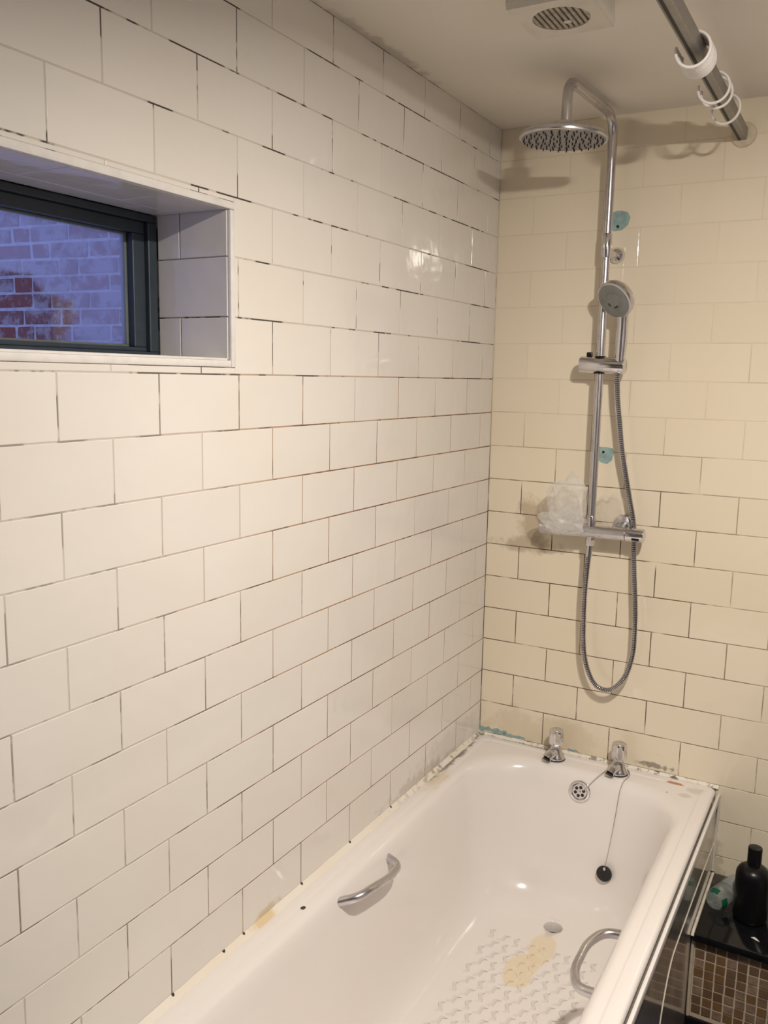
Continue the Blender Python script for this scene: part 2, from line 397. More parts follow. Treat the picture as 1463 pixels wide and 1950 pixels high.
def place_tile(name, me, loc, parent, tilt=0.0025):
    o = bpy.data.objects.new(name, me); C.objects.link(o); o.location = loc; o.parent = parent
    o.rotation_euler = [random.uniform(-tilt, tilt) for _ in range(3)]
    return o
def cut(u0, u1, z0, z1, hole):
    """rectangle minus hole -> list of rectangles (already without joints)"""
    if hole is None: return [(u0, u1, z0, z1)]
    a0, a1, b0, b1 = hole
    if u1 <= a0 or u0 >= a1 or z1 <= b0 or z0 >= b1: return [(u0, u1, z0, z1)]
    out = []
    if u0 < a0: out.append((u0, a0, z0, z1))
    if u1 > a1: out.append((a1, u1, z0, z1))
    m0, m1 = max(u0, a0), min(u1, a1)
    if z0 < b0: out.append((m0, m1, z0, b0))
    if z1 > b1: out.append((m0, m1, b1, z1))
    return out
HOLE = (WY0 - .012, WY1 + .012, WZ0 - .013, WZ1 + .012)
Z0 = [0.551] + ROWZ
for r in range(len(Z0) - 1):                     # left wall: row r lies between Z0[r] and Z0[r+1]
    z0, z1 = Z0[r], Z0[r + 1]
    row = r - 1
    a = 0.1814 if row % 2 else 0.0814
    js = [0.0] + [a + 0.2 * k for k in range(13)]
    for d0, d1 in zip(js, js[1:]):
        if d0 > 2.45: break
        for y0, y1, q0, q1 in cut(-d1 + J, -d0 - J, z0 + J, z1 - J, HOLE):
            if y1 - y0 < .004 or q1 - q0 < .004: continue
            place_tile('tile', tile_mesh(y1 - y0, q1 - q0, 'X', M['tile_left']), (0, (y0 + y1) / 2, (q0 + q1) / 2), wall_left, 0.0018)
ZB = [0.25, 0.3505, 0.455, 0.5555] + [z + .0025 for z in ROWZ[:-1]] + [CEIL]
for r in range(len(ZB) - 1):                     # back wall
    z0, z1 = ZB[r], ZB[r + 1]
    row = r - 4
    b = 0.2045 if row % 2 else 0.1045
    js = [0.0] + [b + 0.2 * k for k in range(8)]
    for d0, d1 in zip(js, js[1:]):
        d1 = min(d1, RX)
        if d1 - d0 < .02: continue
        if z1 < 0.56 and d1 < 0.70: continue
        place_tile('tile', tile_mesh(d1 - d0 - 2 * J, z1 - z0 - 2 * J, 'Y', M['tile_back']), ((d0 + d1) / 2, 0, (z0 + z1) / 2), wall_back, 0.0022)

# teal patches where fittings were torn off, each with its screw hole
def patch(cx, cz, pts, hole):
    F = Matrix.Translation((cx, 0, cz)) @ Matrix.Rotation(pi / 2, 4, 'X')
    o = link('bare_patch', prism(B(), pts, -0.0004, 0.0006, F), M['teal'], wall_back, label='torn teal patch around a screw hole')
    h = link('screw_hole', lathe(B(), [(0.0040, 0.0005), (0.0040, 0.0009)], F @ Matrix.Translation((hole[0], hole[1], 0)), 12), M['dark'], o)
patch(0.351, 2.075, [(-.030, -.018), (-.016, -.026), (.004, -.024), (.021, -.012), (.026, .008), (.018, .022), (.004, .026), (-.012, .027), (-.030, .020)], (-.006, -.014))
patch(0.349, 1.447, [(-.024, -.016), (-.010, -.024), (.004, -.026), (.017, -.016), (.022, .006), (.018, .018), (0, .020), (-.024, .021)], (-.008, .006))
random.seed(9)
for cx, cz, w, h in ((0.045, 0.566, 0.045, 0.010), (0.115, 0.562, 0.035, 0.006), (0.30, 0.560, 0.016, 0.004)):
    top = [(-w + 2 * w * i / 9, h * random.uniform(.3, 1.1)) for i in range(10)]
    bot = [(w - 2 * w * i / 9, -h * random.uniform(.3, 1.1)) for i in range(10)]
    F = Matrix.Translation((cx, 0, cz)) @ Matrix.Rotation(pi / 2, 4, 'X')
    link('bare_patch', prism(B(), bot + top, -0.0004, 0.0007, F), M['teal'], wall_back, label='ragged teal scrape above the bath edge')

# ------------------------------------------------------------------ window in the left wall
DEP = -0.165
# tiled reveal: side
zs = [WZ0, 1.7489, 1.8511, WZ1]
for i, (a, b) in enumerate(zip(zs, zs[1:])):
    xs = (DEP, -0.112, -0.004) if i != 1 else (DEP, -0.004)
    for x0, x1 in zip(xs, xs[1:]):
        place_tile('reveal_tile', tile_mesh(x1 - x0 - 2 * J, b - a - 2 * J, 'yr', M['tile_reveal']), ((x0 + x1) / 2, WY1 - .0025, (a + b) / 2), wall_left, 0.002)
for x0, x1, off in ((-0.115, -0.004, 0.0), (DEP, -0.115, 0.1)):     # soffit
    y = WY1 - .003 - 0.135 + (0.05 if off else 0); prev = WY1 - .003
    while prev > WY0 + .01:
        y1_ = max(y, WY0)
        place_tile('soffit_tile', tile_mesh(x1 - x0 - 2 * J, prev - y1_ - 2 * J, 'zs', M['tile_reveal']), ((x0 + x1) / 2, (prev + y1_) / 2, WZ1 - .0025), wall_left, 0.002)
        prev = y; y -= 0.2
# bullnose bead round the opening and the sill board
def beadbar(name, y0, y1, z0, z1):
    return link(name, box(B(), -0.006, 0.0028, y0, y1, z0, z1, 0.0025), M['trim_white'], wall_left, True)
beadbar('edge_bead', WY0 - .012, WY1 + .0115, WZ1 - .002, WZ1 + .0112)
beadbar('edge_bead', WY1 - .001, WY1 + .0115, WZ0 - .0122, WZ1 - .0022)
beadbar('edge_bead', WY0 - .012, WY1 - .0012, WZ0 - .0122, WZ0)
link('window_sill', box(B(), DEP - .03, -0.0062, WY0, WY1, WZ0 - .003, WZ0 + .004, 0.002), M['trim_white'], wall_left, True)

win = bpy.data.objects.new('window_1', None); C.objects.link(win); win.location = (DEP, WY1, WZ0); win['kind'] = 'structure'
win.empty_display_size = 0.05
def wpart(name, bm, mat, sm=False):
    o = link(name, bm, mat, win, sm); o.location = (-DEP, -WY1, -WZ0); return o
def ring4(bm, x0, x1, y0, y1, z0, z1, wt, wb, ws, bev=0.002):
    box(bm, x0, x1, y0, y1, z1 - wt, z1, bev); box(bm, x0, x1, y0, y1, z0, z0 + wb, bev)
    box(bm, x0, x1, y1 - ws, y1, z0 + wb, z1 - wt, bev); box(bm, x0, x1, y0, y0 + ws, z0 + wb, z1 - wt, bev)
    return bm
wb0, wt0 = WZ0 + .0045, WZ1 - .003
wpart('frame', ring4(B(), -0.212, DEP, WY0, WY1 - .003, wb0, wt0, 0.013, 0.009, 0.022), M['frame'])
wpart('sash', ring4(B(), -0.204, DEP - .008, WY0 + .022, WY1 - .0255, wb0 + .009, wt0 - .013, 0.021, 0.008, 0.030), M['frame'])
wpart('gasket', ring4(B(), -0.198, DEP - .022, WY0 + .052, WY1 - .0555, wb0 + .017, wt0 - .034, 0.004, 0.004, 0.006, 0.001), M['gasket'])
wpart('glass_pane', box(B(), -0.192, -0.188, WY0 + .054, WY1 - .058, wb0 + .019, wt0 - .036), M['glass'])

# brick side of the house next door
bw = thing('brick_wall', 'old red brick wall with pale mortar outside the window', 'wall', (-2.25, 0.44, 0.0))
bw.rotation_euler = (0, 0, R(7))
link('mortar_bed', box(B(), -1.6, 2.0, 0.006, 0.16, 0.6, 3.2), M['mortar'], bw)
bmeshes = []
for L_ in (0.212, 0.102):
    for v_ in range(3):
        bm = box(B(), -L_ / 2, L_ / 2, 0, 0.10, -0.0315, 0.0315, 0.005)
        for v in bm.verts: v.co += Vector((noise.noise(v.co * 31 + Vector((v_ * 7, 0, 0))), noise.noise(v.co * 29 + Vector((0, v_ * 5, 3))), noise.noise(v.co * 33 + Vector((v_, 2, 9))))) * 0.006
        me = bpy.data.meshes.new('brick'); bm.to_mesh(me); bm.free(); me.materials.append(M['brick']); bmeshes.append((L_, me))
for r in range(27):
    z = 1.07 + r * 0.075; x = -1.25 + (0.0, 0.11, 0.05)[r % 3]; i = 0
    while x < 1.7:
        head = (i + r) % 3 == 2; L_ = 0.102 if head else 0.212
        me = random.choice([m for l, m in bmeshes if l == L_])
        o = bpy.data.objects.new('brick', me); C.objects.link(o); o.parent = bw
        o.location = (x + L_ / 2, random.uniform(-0.004, 0.004), z); o.rotation_euler = (random.uniform(-.01, .01), random.uniform(-.012, .012), random.uniform(-.01, .01))
        x += L_ + 0.011; i += 1

# ------------------------------------------------------------------ bath
def rrect(x0, x1, y0, y1, r, n=16):
    """rounded rectangle, 4*(n+1) points plus straight-run points, counter-clockwise"""
    pts = []
    for cx, cy, a0 in ((x1 - r, y1 - r, 0), (x0 + r, y1 - r, 90), (x0 + r, y0 + r, 180), (x1 - r, y0 + r, 270)):
        for i in range(n + 1):
            a = R(a0 + 90 * i / n); pts.append((cx + r * cos(a), cy + r * sin(a)))
    # subdivide the two long sides
    out = []; m = len(pts)
    for i in range(m):
        out.append(pts[i]); a, b = pts[i], pts[(i + 1) % m]
        if i % (n + 1) == n:
            for k in range(1, 12): out.append((a[0] + (b[0] - a[0]) * k / 12, a[1] + (b[1] - a[1]) * k / 12))
    return out
BX1, BY0 = 0.708, -1.70
bath = thing('bathtub', 'white enamelled bathtub with grip floor along the tiled wall', 'bathtub', (0.357, -0.85, FLOOR))
bm = B(); rings = []
def addring(pts, z):
    rings.append([bm.verts.new((x, y, z if not callable(z) else z(x, y))) for x, y in pts])
E0 = 0.0025
for ins, z in ((0.022, 0.5335), (0.003, 0.5335), (0.0, 0.5355), (0.0, 0.5425), (0.002, 0.5465), (0.006, 0.5490), (0.012, 0.5500), (0.0300, 0.5500), (0.0330, 0.5492), (0.0345, 0.5480), (0.038, 0.5478)):
    addring(rrect(E0 + ins, BX1 - ins, BY0 + ins, -E0 - ins, max(0.012, 0.020 - ins * .2)), z)
def basin(x0, x1, y0, y1, r, z): addring(rrect(x0, x1, y0, y1, r), z)
basin(.046, .660, -1.640, -.080, .15, .5478)
basin(.056, .654, -1.630, -.088, .165, .5468)
basin(.064, .645, -1.622, -.096, .175, .5430)
basin(.070, .639, -1.615, -.103, .18, .5360)
basin(.075, .634, -1.607, -.110, .18, .524)
basin(.081, .628, -1.595, -.118, .18, .500)
basin(.089, .620, -1.57, -.129, .175, .450)
basin(.098, .611, -1.53, -.139, .17, .390)
basin(.108, .601, -1.48, -.150, .17, .320)
basin(.119, .590, -1.42, -.163, .165, .260)
basin(.133, .576, -1.36, -.180, .16, .220)
basin(.152, .557, -1.31, -.202, .15, .194)
basin(.176, .533, -1.27, -.226, .14, .180)
basin(.204, .505, -1.235, -.250, .13, .174)
# floor: rings that close on the waste hole
DX, DY, DR = 0.354, -0.282, 0.026
last = [(v.co.x, v.co.y) for v in rings[-1]]
circ = []
for x, y in last:
    a = math.atan2(y - DY, (x - DX) * 1.0); circ.append((DX + DR * cos(a), DY + DR * sin(a)))
K = 12
for k in range(1, K + 1):
    f = 1 - (1 - k / K) ** 1.3
    zz = 0.174 - 0.0030 * min(1, f * 3) - 0.003 * f
    addring([(a[0] + (b[0] - a[0]) * f, a[1] + (b[1] - a[1]) * f) for a, b in zip(last, circ)], zz)
for rr, z in ((0.0255, 0.1665), (0.0245, 0.163), (0.0235, 0.135)):
    addring([(DX + (x - DX) * rr / DR, DY + (y - DY) * rr / DR) for x, y in circ], z)
for a, b in zip(rings, rings[1:]):
    n = len(a)
    for i in range(n): bm.faces.new((a[i], a[(i + 1) % n], b[(i + 1) % n], b[i]))
bm.normal_update()
me = bpy.data.meshes.new('shell'); bm.to_mesh(me); bm.free(); me.materials.append(M['bath'])
for f in me.polygons: f.use_smooth = True
def part(name, bm, mat, root, sm=True, **kw):
    o = link(name, bm, mat, root, sm, **kw); o.location = -Vector(root.location); return o
o = link('shell', me, None, bath); o.location = -Vector(bath.location)
part('waste_hole', lathe(B(), [(0.0232, 0.136), (0.0232, 0.138)], Matrix.Translation((DX, DY, 0)), 24), M['dark'], bath)
# raised wave pattern on the floor of the tub
from mathutils.bvhtree import BVHTree
bvh = BVHTree.FromPolygons([v.co[:] for v in me.vertices], [tuple(f.vertices) for f in me.polygons])
bm = B(); random.seed(2)
for i in range(15):
    for j in range(9):
        cx = 0.222 + j * 0.0345 + (0.017 if i % 2 else 0); cy = -0.400 - i * 0.040
        if not (0.205 < cx < 0.505): continue
        if (cx - DX) ** 2 + (cy - DY) ** 2 < 0.055 ** 2: continue
        ang = R(48 if (i + j) % 2 else 78); top, bot = [], []
        L1, L2 = [], []
        for s in range(9):
            u = (s / 8 - .5) * 0.046; w = 0.0058 * cos((s / 8 - .5) * pi) ** 0.8 + 0.0006; k = 0.0075 * sin((s / 8 - .5) * 2 * pi)
            L1.append((u, k + w)); L2.append((u, k - w))
        loop = L1 + L2[::-1]; ca, sa = cos(ang), sin(ang)
        P = []
        for x, y in loop:
            q = Vector((cx + x * ca - y * sa, cy + x * sa + y * ca, 0.3)); hitp = bvh.ray_cast(q, Vector((0, 0, -1)))[0]; P.append(Vector((q.x, q.y, hitp.z - .0008)))
        cen = Vector((cx, cy, 0)); 
        lo = [bm.verts.new(p) for p in P]
        hi = [bm.verts.new((cen.x + (p.x - cen.x) * .78, cen.y + (p.y - cen.y) * .78, p.z + .0032)) for p in P]
        m = len(lo)
        for q in range(m): bm.faces.new((lo[q], lo[(q + 1) % m], hi[(q + 1) % m], hi[q]))
        for q in range(8): 
            try: bm.faces.new((hi[q], hi[q + 1], hi[m - 2 - q], hi[m - 1 - q]))
            except ValueError: pass
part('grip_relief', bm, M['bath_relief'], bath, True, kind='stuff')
# two chrome grab handles
def grab(pts, n_end, label):
    path = fillet(pts, 0.026, 8)
    m = len(path); rad = [0.0088 + 0.0016 * abs(2 * i / (m - 1) - 1) for i in range(m)]
    h = part('grab_handle', tube(B(), path, rad, 18), M['chrome_dull'], bath, label=label)
    for p in (pts[0], pts[-1]):
        f = link('end_plate', lathe(B(), [(0.0128, -0.008), (0.0128, 0.001), (0.0110, 0.003)], frame(p, n_end), 20), M['chrome'], h, True)
grab([(.068, -.722, .512), (.116, -.745, .516), (.124, -.80, .518), (.124, -.885, .536), (.112, -.925, .531), (.069, -.945, .516)], (1, 0, .15), 'chrome grab handle on the wall side')
grab([(.640, -.697, .492), (.592, -.703, .488), (.570, -.755, .485), (.571, -.850, .485), (.592, -.901, .486), (.640, -.905, .492)], (-1, 0, .15), 'chrome grab handle on the room side')
# overflow rose
Fo = frame((0.3615, -0.1205, 0.497), (0, -1, 0.17))
ov = part('overflow_plate', lathe(B(), [(0.031, -0.004), (0.031, 0.002), (0.029, 0.0042), (0.0235, 0.0045), (0.0215, 0.0025), (0.0205, 0.0012)], Fo, 36), M['chrome'], bath)
bm = B()
for k in range(6):
    a = k * pi / 3 + .3; lathe(bm, [(0.0046, 0.001), (0.0046, 0.0019)], Fo @ Matrix.Translation((0.0122 * cos(a), 0.0122 * sin(a), 0)), 12)
link('drain_holes', bm, M['dark'], ov)
link('screw', lathe(B(), [(0.0036, 0.001), (0.0036, 0.003), (0.002, 0.004)], Fo, 14), M['chrome'], ov, True)

# side panel: mirror-like sheet with a white top strip
pan = part('side_panel', box(B(), 0.700, 0.7135, BY0, -0.004, FLOOR, 0.519, 0.001), M['panel'], bath, False, label='mirror-like grey side panel')
link('top_strip', box(B(), 0.7112, 0.7195, BY0, -0.003, 0.512, 0.5335, 0.002), M['white_plastic'], pan, True)
link('pale_line', tube(B(), fillet([(0.7138, -0.004, 0.389), (0.7138, -0.3, 0.397), (0.7138, -0.59, 0.395), (0.7138, -0.66, 0.325), (0.7138, -0.69, 0.24)], 0.06), 0.0013, 8), M['bead'], pan, True)  # thin pale line along the panel face, bending down at its near end
link('end_bead', tube(B(), [(0.7165, -0.004, 0.530), (0.7185, -0.004, 0.48), (0.7150, -0.004, 0.41), (0.716, -0.004, 0.305)], 0.0040, 8), M['bead'], pan, True)

# silicone beads
def tri_bead(name, pts, ax):
    bm = B(); rr = []
    for p, s in pts:
        x, y, z = p
        prof = [(0, -.003), (0, .010 * s), (.0035 * s, .0065 * s), (.0075 * s, .0025 * s), (.011 * s, -.0005), (.011 * s, -.003)]
        if ax == 'x': rr.append([bm.verts.new((x + a, y, z + b)) for a, b in prof])
        else: rr.append([bm.verts.new((x, y - a, z + b)) for a, b in prof])
    for a, b in zip(rr, rr[1:]):
        for i in range(6): bm.faces.new((a[i], a[(i + 1) % 6], b[(i + 1) % 6], b[i]))
    bm.faces.new(rr[0][::-1]); bm.faces.new(rr[-1])
    return link(name, bm, M['silicone'], None, True, kind='structure')
random.seed(5)
tri_bead('trim_1', [((0.0004, -0.001 - 1.698 * i / 60, 0.5500), 1 + .18 * noise.noise((i * .7, 0, 0))) for i in range(61)], 'x')
tri_bead('trim_2', [((0.001 + 0.712 * i / 40, -0.0004, 0.5500), 0.62 + .3 * noise.noise((i * .6, 3, 0))) for i in range(41)], 'y')

# ------------------------------------------------------------------ taps
def tap(x, y, label):
    T = thing('bath_tap', label, 'tap', (x, y, 0.5502))
    body = lathe(B(), [(0.027, 0), (0.0275, 0.004), (0.026, 0.008), (0.0205, 0.016), (0.0165, 0.026), (0.0150, 0.034), (0.011, 0.036), (0.0105, 0.046)], None, 28)
    b = link('body', body, M['chrome'], T, True)
    sp = B(); tube(sp, [(0, 0.004, .019), (-.004, -.018, .020), (-.010, -.034, .0175), (-.0125, -.043, .011)], [.014, .0145, .0140, .0125], 18)
    link('spout', sp, M['chrome'], T, True)
    link('spout_mouth', lathe(B(), [(0.0112, 0), (0.0112, 0.0012)], frame((-.0131, -.0452, .0099), (-.2, -.62, -.75)), 18), M['dark'], T)
    link('base_scum', lathe(B(), [(0.0282, -.0008), (0.0286, 0.0012), (0.027, 0.0022)], None, 28), M['dark'], T)
    k = link('knob', lathe(B(), [(0.0145, 0.043), (0.0195, 0.0445), (0.0212, 0.048), (0.0212, 0.082), (0.0202, 0.0865), (0.0172, 0.0878)], None, 64, (8, 0.035, 0.046, 0.083)), M['chrome'], T, True)
    link('cap_disc', lathe(B(), [(0.0165, 0.0872), (0.0165, 0.0886), (0.015, 0.0892)], None, 32), M['chrome_dull'], k, True)
    return T
tap(0.266, -0.056, 'chrome bath tap on the corner side of the rim')
tap(0.450, -0.056, 'chrome bath tap that the plug chain passes round')

# plug on its ball chain
plug = thing('bath_plug', 'black rubber plug hanging on a ball chain inside the tub', 'plug', (0.4565, -0.1665, 0.300))
Fp = frame((0, 0, 0), (0, -1, 0.15))
pb = link('stopper', lathe(B(), [(0.0175, -0.008), (0.0195, -0.002), (0.0215, 0.002), (0.0215, 0.006), (0.019, 0.009), (0.008, 0.0105)], Fp, 32), M['rubber'], plug, True)
bm = B()
path, L_ = spline([(0.374, -.127, .507), (0.388, -.118, .524), (0.408, -.106, .549), (0.418, -.090, .556), (0.420, -.064, .553), (0.440, -.026, .553), (0.470, -.030, .553), (0.483, -.056, .5535), (0.484, -.080, .5535), (0.478, -.096, .549), (0.474, -.108, .536), (0.472, -.118, .518), (0.468, -.134, .45), (0.463, -.150, .38), (0.458, -.164, .327), (0.457, -.174, .316)], 150)
for p in path: bmesh.ops.create_icosphere(bm, subdivisions=1, radius=0.00165, matrix=Matrix.Translation(p - plug.location))
tube(bm, [p - plug.location for p in path], 0.0006, 5)
link('ball_chain', bm, M['chrome_dull'], plug, True)
link('chain_eye', lathe(B(), [(0.004, -.001), (0.004, .005), (0.002, .008)], frame((0.0006, -.006, .015), (0, -.5, 1)), 12), M['chrome'], plug, True)

# ------------------------------------------------------------------ shower column
RXX, RY = 0.336, -0.066
sh = thing('shower_column', 'chrome shower column with round rain head and bar valve', 'shower', (RXX, RY, 1.235))
def sp_(name, bm, mat, parent=None, **kw):
    o = link(name, bm, mat, parent or sh, True, **kw)
    if parent is None: o.location = -Vector(sh.location)
    return o
sp_('riser_pipe', tube(B(), [(RXX, RY, 1.258), (RXX, RY, 2.03)], 0.0108, 24), M['chrome_dull'])
arm_pts = fillet([(RXX, RY, 1.985), (RXX, RY, 2.327), (0.318, -0.392, 2.327), (0.318, -0.392, 2.232)], 0.058, 10)
sp_('shower_arm', tube(B(), arm_pts, 0.0118, 24), M['chrome_dull'])
sp_('collar', lathe(B(), [(0.0125, 1.972), (0.0135, 1.975), (0.0135, 2.030), (0.0122, 2.034)], Matrix.Translation((RXX, RY, 0)), 28), M['chrome'])
HX, HY, HZ = 0.313, -0.392, 2.194
tiltM = Matrix.Translation((HX, HY, HZ)) @ Matrix.Rotation(R(2), 4, 'Y')
head = sp_('rain_head', lathe(B(), [(0.096, 0.0), (0.1005, 0.0018), (0.1015, 0.006), (0.100, 0.0115), (0.096, 0.0145), (0.03, 0.0195), (0.0255, 0.0205), (0.0255, 0.036), (0.023, 0.0395), (0.013, 0.0415)], tiltM, 64), M['chrome_dull'])
link('spray_face', lathe(B(), [(0.0955, -0.0010), (0.0955, 0.001)], tiltM, 64), M['head_face'], head)
bm = B()
for ring, cnt in ((0.014, 6), (0.030, 12), (0.046, 18), (0.062, 24), (0.078, 30), (0.090, 30)):
    for i in range(cnt):
        a = 2 * pi * i / cnt + ring * 20
        lathe(bm, [(0.0011, -0.0058), (0.0018, -0.0015), (0.0020, -0.0008)], tiltM @ Matrix.Translation((ring * cos(a), ring * sin(a), 0)), 6)
link('spray_nozzles', bm, M['rubber'], head, kind='stuff')
# bar valve
VX0, VX1, VY, VZ = 0.190, 0.484, -0.068, 1.2375
Fv = frame((0, VY, VZ), (1, 0, 0.012), (0, 0, 1)); Fv.translation = Vector((0, VY, VZ - 0.004))
va = sp_('valve_bar', lathe(B(), [(0.0178, 0.2335), (0.0178, 0.432)], Fv, 32), M['chrome_dull'])
def vp(name, prof, mat, **kw): return link(name, lathe(B(), prof, Fv, 32), mat, va, True, **kw)
vp('flow_knob', [(0.0150, 0.191), (0.0176, 0.1925), (0.0184, 0.196), (0.0184, 0.2300), (0.0168, 0.2318), (0.0165, 0.2335)], M['chrome_dull'])
vp('heat_knob', [(0.0165, 0.432), (0.0168, 0.4335), (0.0186, 0.4350), (0.0186, 0.478), (0.0176, 0.4825), (0.0140, 0.4835)], M['chrome'])
link('button', lathe(B(), [(0.0042, 0.016), (0.0042, 0.0205), (0.0032, 0.0215)], Fv @ Matrix.Translation((0, 0, 0.206)) @ Matrix.Rotation(R(90), 4, 'X') , 14), M['chrome'], va, True)
link('stop_mark', box(B(), 0.453, 0.473, VY - .0195, VY - .0135, VZ - .0105, VZ - .0055, 0.001), M['black'], va)
link('riser_nut', lathe(B(), [(0.0125, 1.250), (0.0130, 1.253), (0.0130, 1.268), (0.0118, 1.279), (0.011, 1.281)], Matrix.Translation((RXX, RY, 0)), 24), M['chrome'], va, True)
link('outlet_nut', lathe(B(), [(0.0110, 1.198), (0.0135, 1.201), (0.0135, 1.214), (0.011, 1.219), (0.011, 1.226)], Matrix.Translation((0.336, VY, 0)), 6), M['chrome'], va, False)
for x in (0.262, 0.412):
    link('wall_flange', lathe(B(), [(0.032, 0.0005), (0.032, 0.004), (0.029, 0.012), (0.018, 0.017), (0.0150, 0.018), (0.0150, 0.062)], frame((x, 0, 1.2515), (0, -1, -.1)), 32), M['chrome_dull'], va, True)
# upper wall bracket
br = sp_('wall_bracket', lathe(B(), [(0.021, 0.0005), (0.021, 0.005), (0.0195, 0.011), (0.014, 0.018), (0.0095, 0.022), (0.0085, 0.062)], frame((RXX + .012, 0, 1.985), (-.12, -1, 0)), 32), M['chrome'])

# sliding holder
SZ = 1.692
hold = sp_('slider', lathe(B(), [(0.0180, 0.282), (0.0212, 0.2835), (0.0222, 0.287), (0.0222, 0.400), (0.0212, 0.4035), (0.0180, 0.405)], frame((0, RY - .002, SZ + .010), (1, 0, -.03), (0, 0, 1)), 36), M['chrome'])
for dz in (0.0195, -0.0200):
    link('bush', lathe(B(), [(0.0170, dz), (0.0172, dz + .004), (0.0140, dz + .0072)], Matrix.Translation((RXX, RY, SZ - .003)), 24), M['black'], hold, True)
link('release_button', box(B(), 0.299, 0.313, RY - .006, RY + .008, SZ + .018, SZ + .034, 0.002), M['black'], hold, True)

# hand shower and hose
hs = thing('hand_shower', 'small round grey-faced hand shower on its ribbed hose', 'shower', (0.386, -0.074, 1.672))
def hp(name, bm, mat, parent=None, **kw):
    o = link(name, bm, mat, parent or hs, True, **kw)
    if parent is None: o.location = -Vector(hs.location)
    return o
nrm = Vector((-0.373, -0.743, -0.554)).normalized()
HC = Vector((0.379, -0.118, 1.857))
hpath, _ = spline([(0.390, -0.074, 1.676), (0.391, -0.075, 1.72), (0.393, -0.078, 1.775), (0.394, -0.083, 1.812), (0.3945, -0.089, 1.838)], 22)
hp('handle', tube(B(), hpath, [0.0118 + 0.0032 * min(1, i / 9) for i in range(22)], 20), M['chrome'])
Fh = frame(HC, nrm, (1, 0, 0))
hd = hp('spray_head', lathe(B(), [(0.018, -0.030), (0.036, -0.0275), (0.0465, -0.021), (0.0508, -0.012), (0.0515, -0.002), (0.0505, 0.002), (0.0475, 0.0035)], Fh, 48), M['chrome_dull'])
link('spray_face', lathe(B(), [(0.0462, 0.002), (0.0462, 0.0046), (0.0445, 0.0052), (0.0245, 0.0056), (0.0238, 0.0046), (0.0222, 0.0046), (0.0215, 0.0058), (0.004, 0.0062)], Fh, 48), M['grey_face'], hd, True)
bm = B()
for a0, a1 in ((-150, -120), (-80, -40)):
    pa = [Fh @ Vector((0.0172 * cos(R(a0 + (a1 - a0) * i / 6)), 0.0172 * sin(R(a0 + (a1 - a0) * i / 6)), 0.0062)) for i in range(7)]
    tube(bm, pa, 0.0018, 6)
link('spray_slot', bm, M['slot'], hd)
hose_pts = [(0.386, -0.074, 1.678), (0.386, -.070, 1.655), (0.389, -.064, 1.60), (0.396, -.060, 1.545), (0.406, -.056, 1.47), (0.418, -.050, 1.405), (0.432, -.040, 1.33), (0.442, -.030, 1.275), (0.446, -.026, 1.235), (0.449, -.030, 1.19), (0.457, -.040, 1.12), (0.466, -.046, 1.04), (0.470, -.048, 0.97), (0.468, -.049, 0.90), (0.452, -.049, 0.835), (0.424, -.049, 0.795), (0.397, -.049, 0.783), (0.368, -.050, 0.795), (0.345, -.051, 0.835), (0.332, -.053, 0.89), (0.328, -.057, 0.97), (0.328, -.061, 1.05), (0.332, -.066, 1.13), (0.336, -.068, 1.19), (0.336, -.068, 1.208)]
path, L_ = spline(hose_pts, 1100)
rad = [0.0079 if (i // 2) % 2 == 0 else 0.0060 for i in range(1100)]
ho = hp('ribbed_hose', tube(B(), path, rad, 10), M['chrome_dull'])
ho.data.materials.append(M['groove'])
for f in ho.data.polygons:
    if len(f.vertices) == 4 and (min(f.vertices) // 10) % 4 in (2,): f.material_index = 1
hp('hose_ferrule', tube(B(), path[-34:-8], 0.0088, 14), M['chrome'])

# crumpled clear bag draped over the valve behind the riser
def crumple(bm, ctr, size, seed, sub=5, amp=0.45, squash=None):
    tmp = bmesh.new(); bmesh.ops.create_icosphere(tmp, subdivisions=sub, radius=1.0)
    off = Vector((seed * 3.7, seed * 1.3, seed * 2.1))
    for v in tmp.verts:
        d = v.co.normalized(); r = 1.0
        r += amp * .8 * noise.noise(d * 1.5 + off)
        w = d + Vector((noise.noise(d * 2 + off), noise.noise(d * 2 - off), noise.noise(d * 2.3 + off))) * .5
        for f, a in ((1.6, .55), (3.2, .20)):
            r += -amp * a * 2.2 * (abs(noise.noise(w * f + off * 2)) - .2)
        v.co = Vector(ctr) + Vector((d.x * size[0], d.y * size[1], d.z * size[2])) * r
        if squash: v.co = squash(v.co)
    me = bpy.data.meshes.new('t'); tmp.to_mesh(me); tmp.free(); bm.from_mesh(me); bpy.data.meshes.remove(me)
bag = thing('plastic_bag', 'crumpled clear plastic bag draped over the left end of valve', 'bag', (0.275, -0.105, 1.222))
def clampbag(c):
    c.y = min(c.y, -0.004)
    d = Vector((0, c.y - VY, c.z - 1.2355)); r = d.length      # keep the film off the valve bar
    if r < 0.0215 and c.y < VY + .02:
        d = d.normalized() * 0.0215 if r > 1e-5 else Vector((0, -.0215, 0)); c.y = VY + d.y; c.z = 1.2355 + d.z
    return c
bm = B(); crumple(bm, (0.274, -0.096, 1.312), (0.056, 0.026, 0.084), 3.0, 3, 0.42, clampbag); crumple(bm, (0.270, -0.102, 1.262), (0.062, 0.024, 0.036), 1.0, 3, 0.5, clampbag)
o = link('film', bm, M['bag'], bag); o.location = -Vector(bag.location)
for f in o.data.polygons: f.use_smooth = False
bm = B(); crumple(bm, (0.375, -0.026, 1.300), (0.038, 0.012, 0.045), 7.0, 3, 0.5, clampbag); crumple(bm, (0.225, -0.030, 1.272), (0.055, 0.012, 0.035), 9.0, 3, 0.5, clampbag)
o = link('loose_film', bm, M['bag_thin'], bag); o.location = -Vector(bag.location)

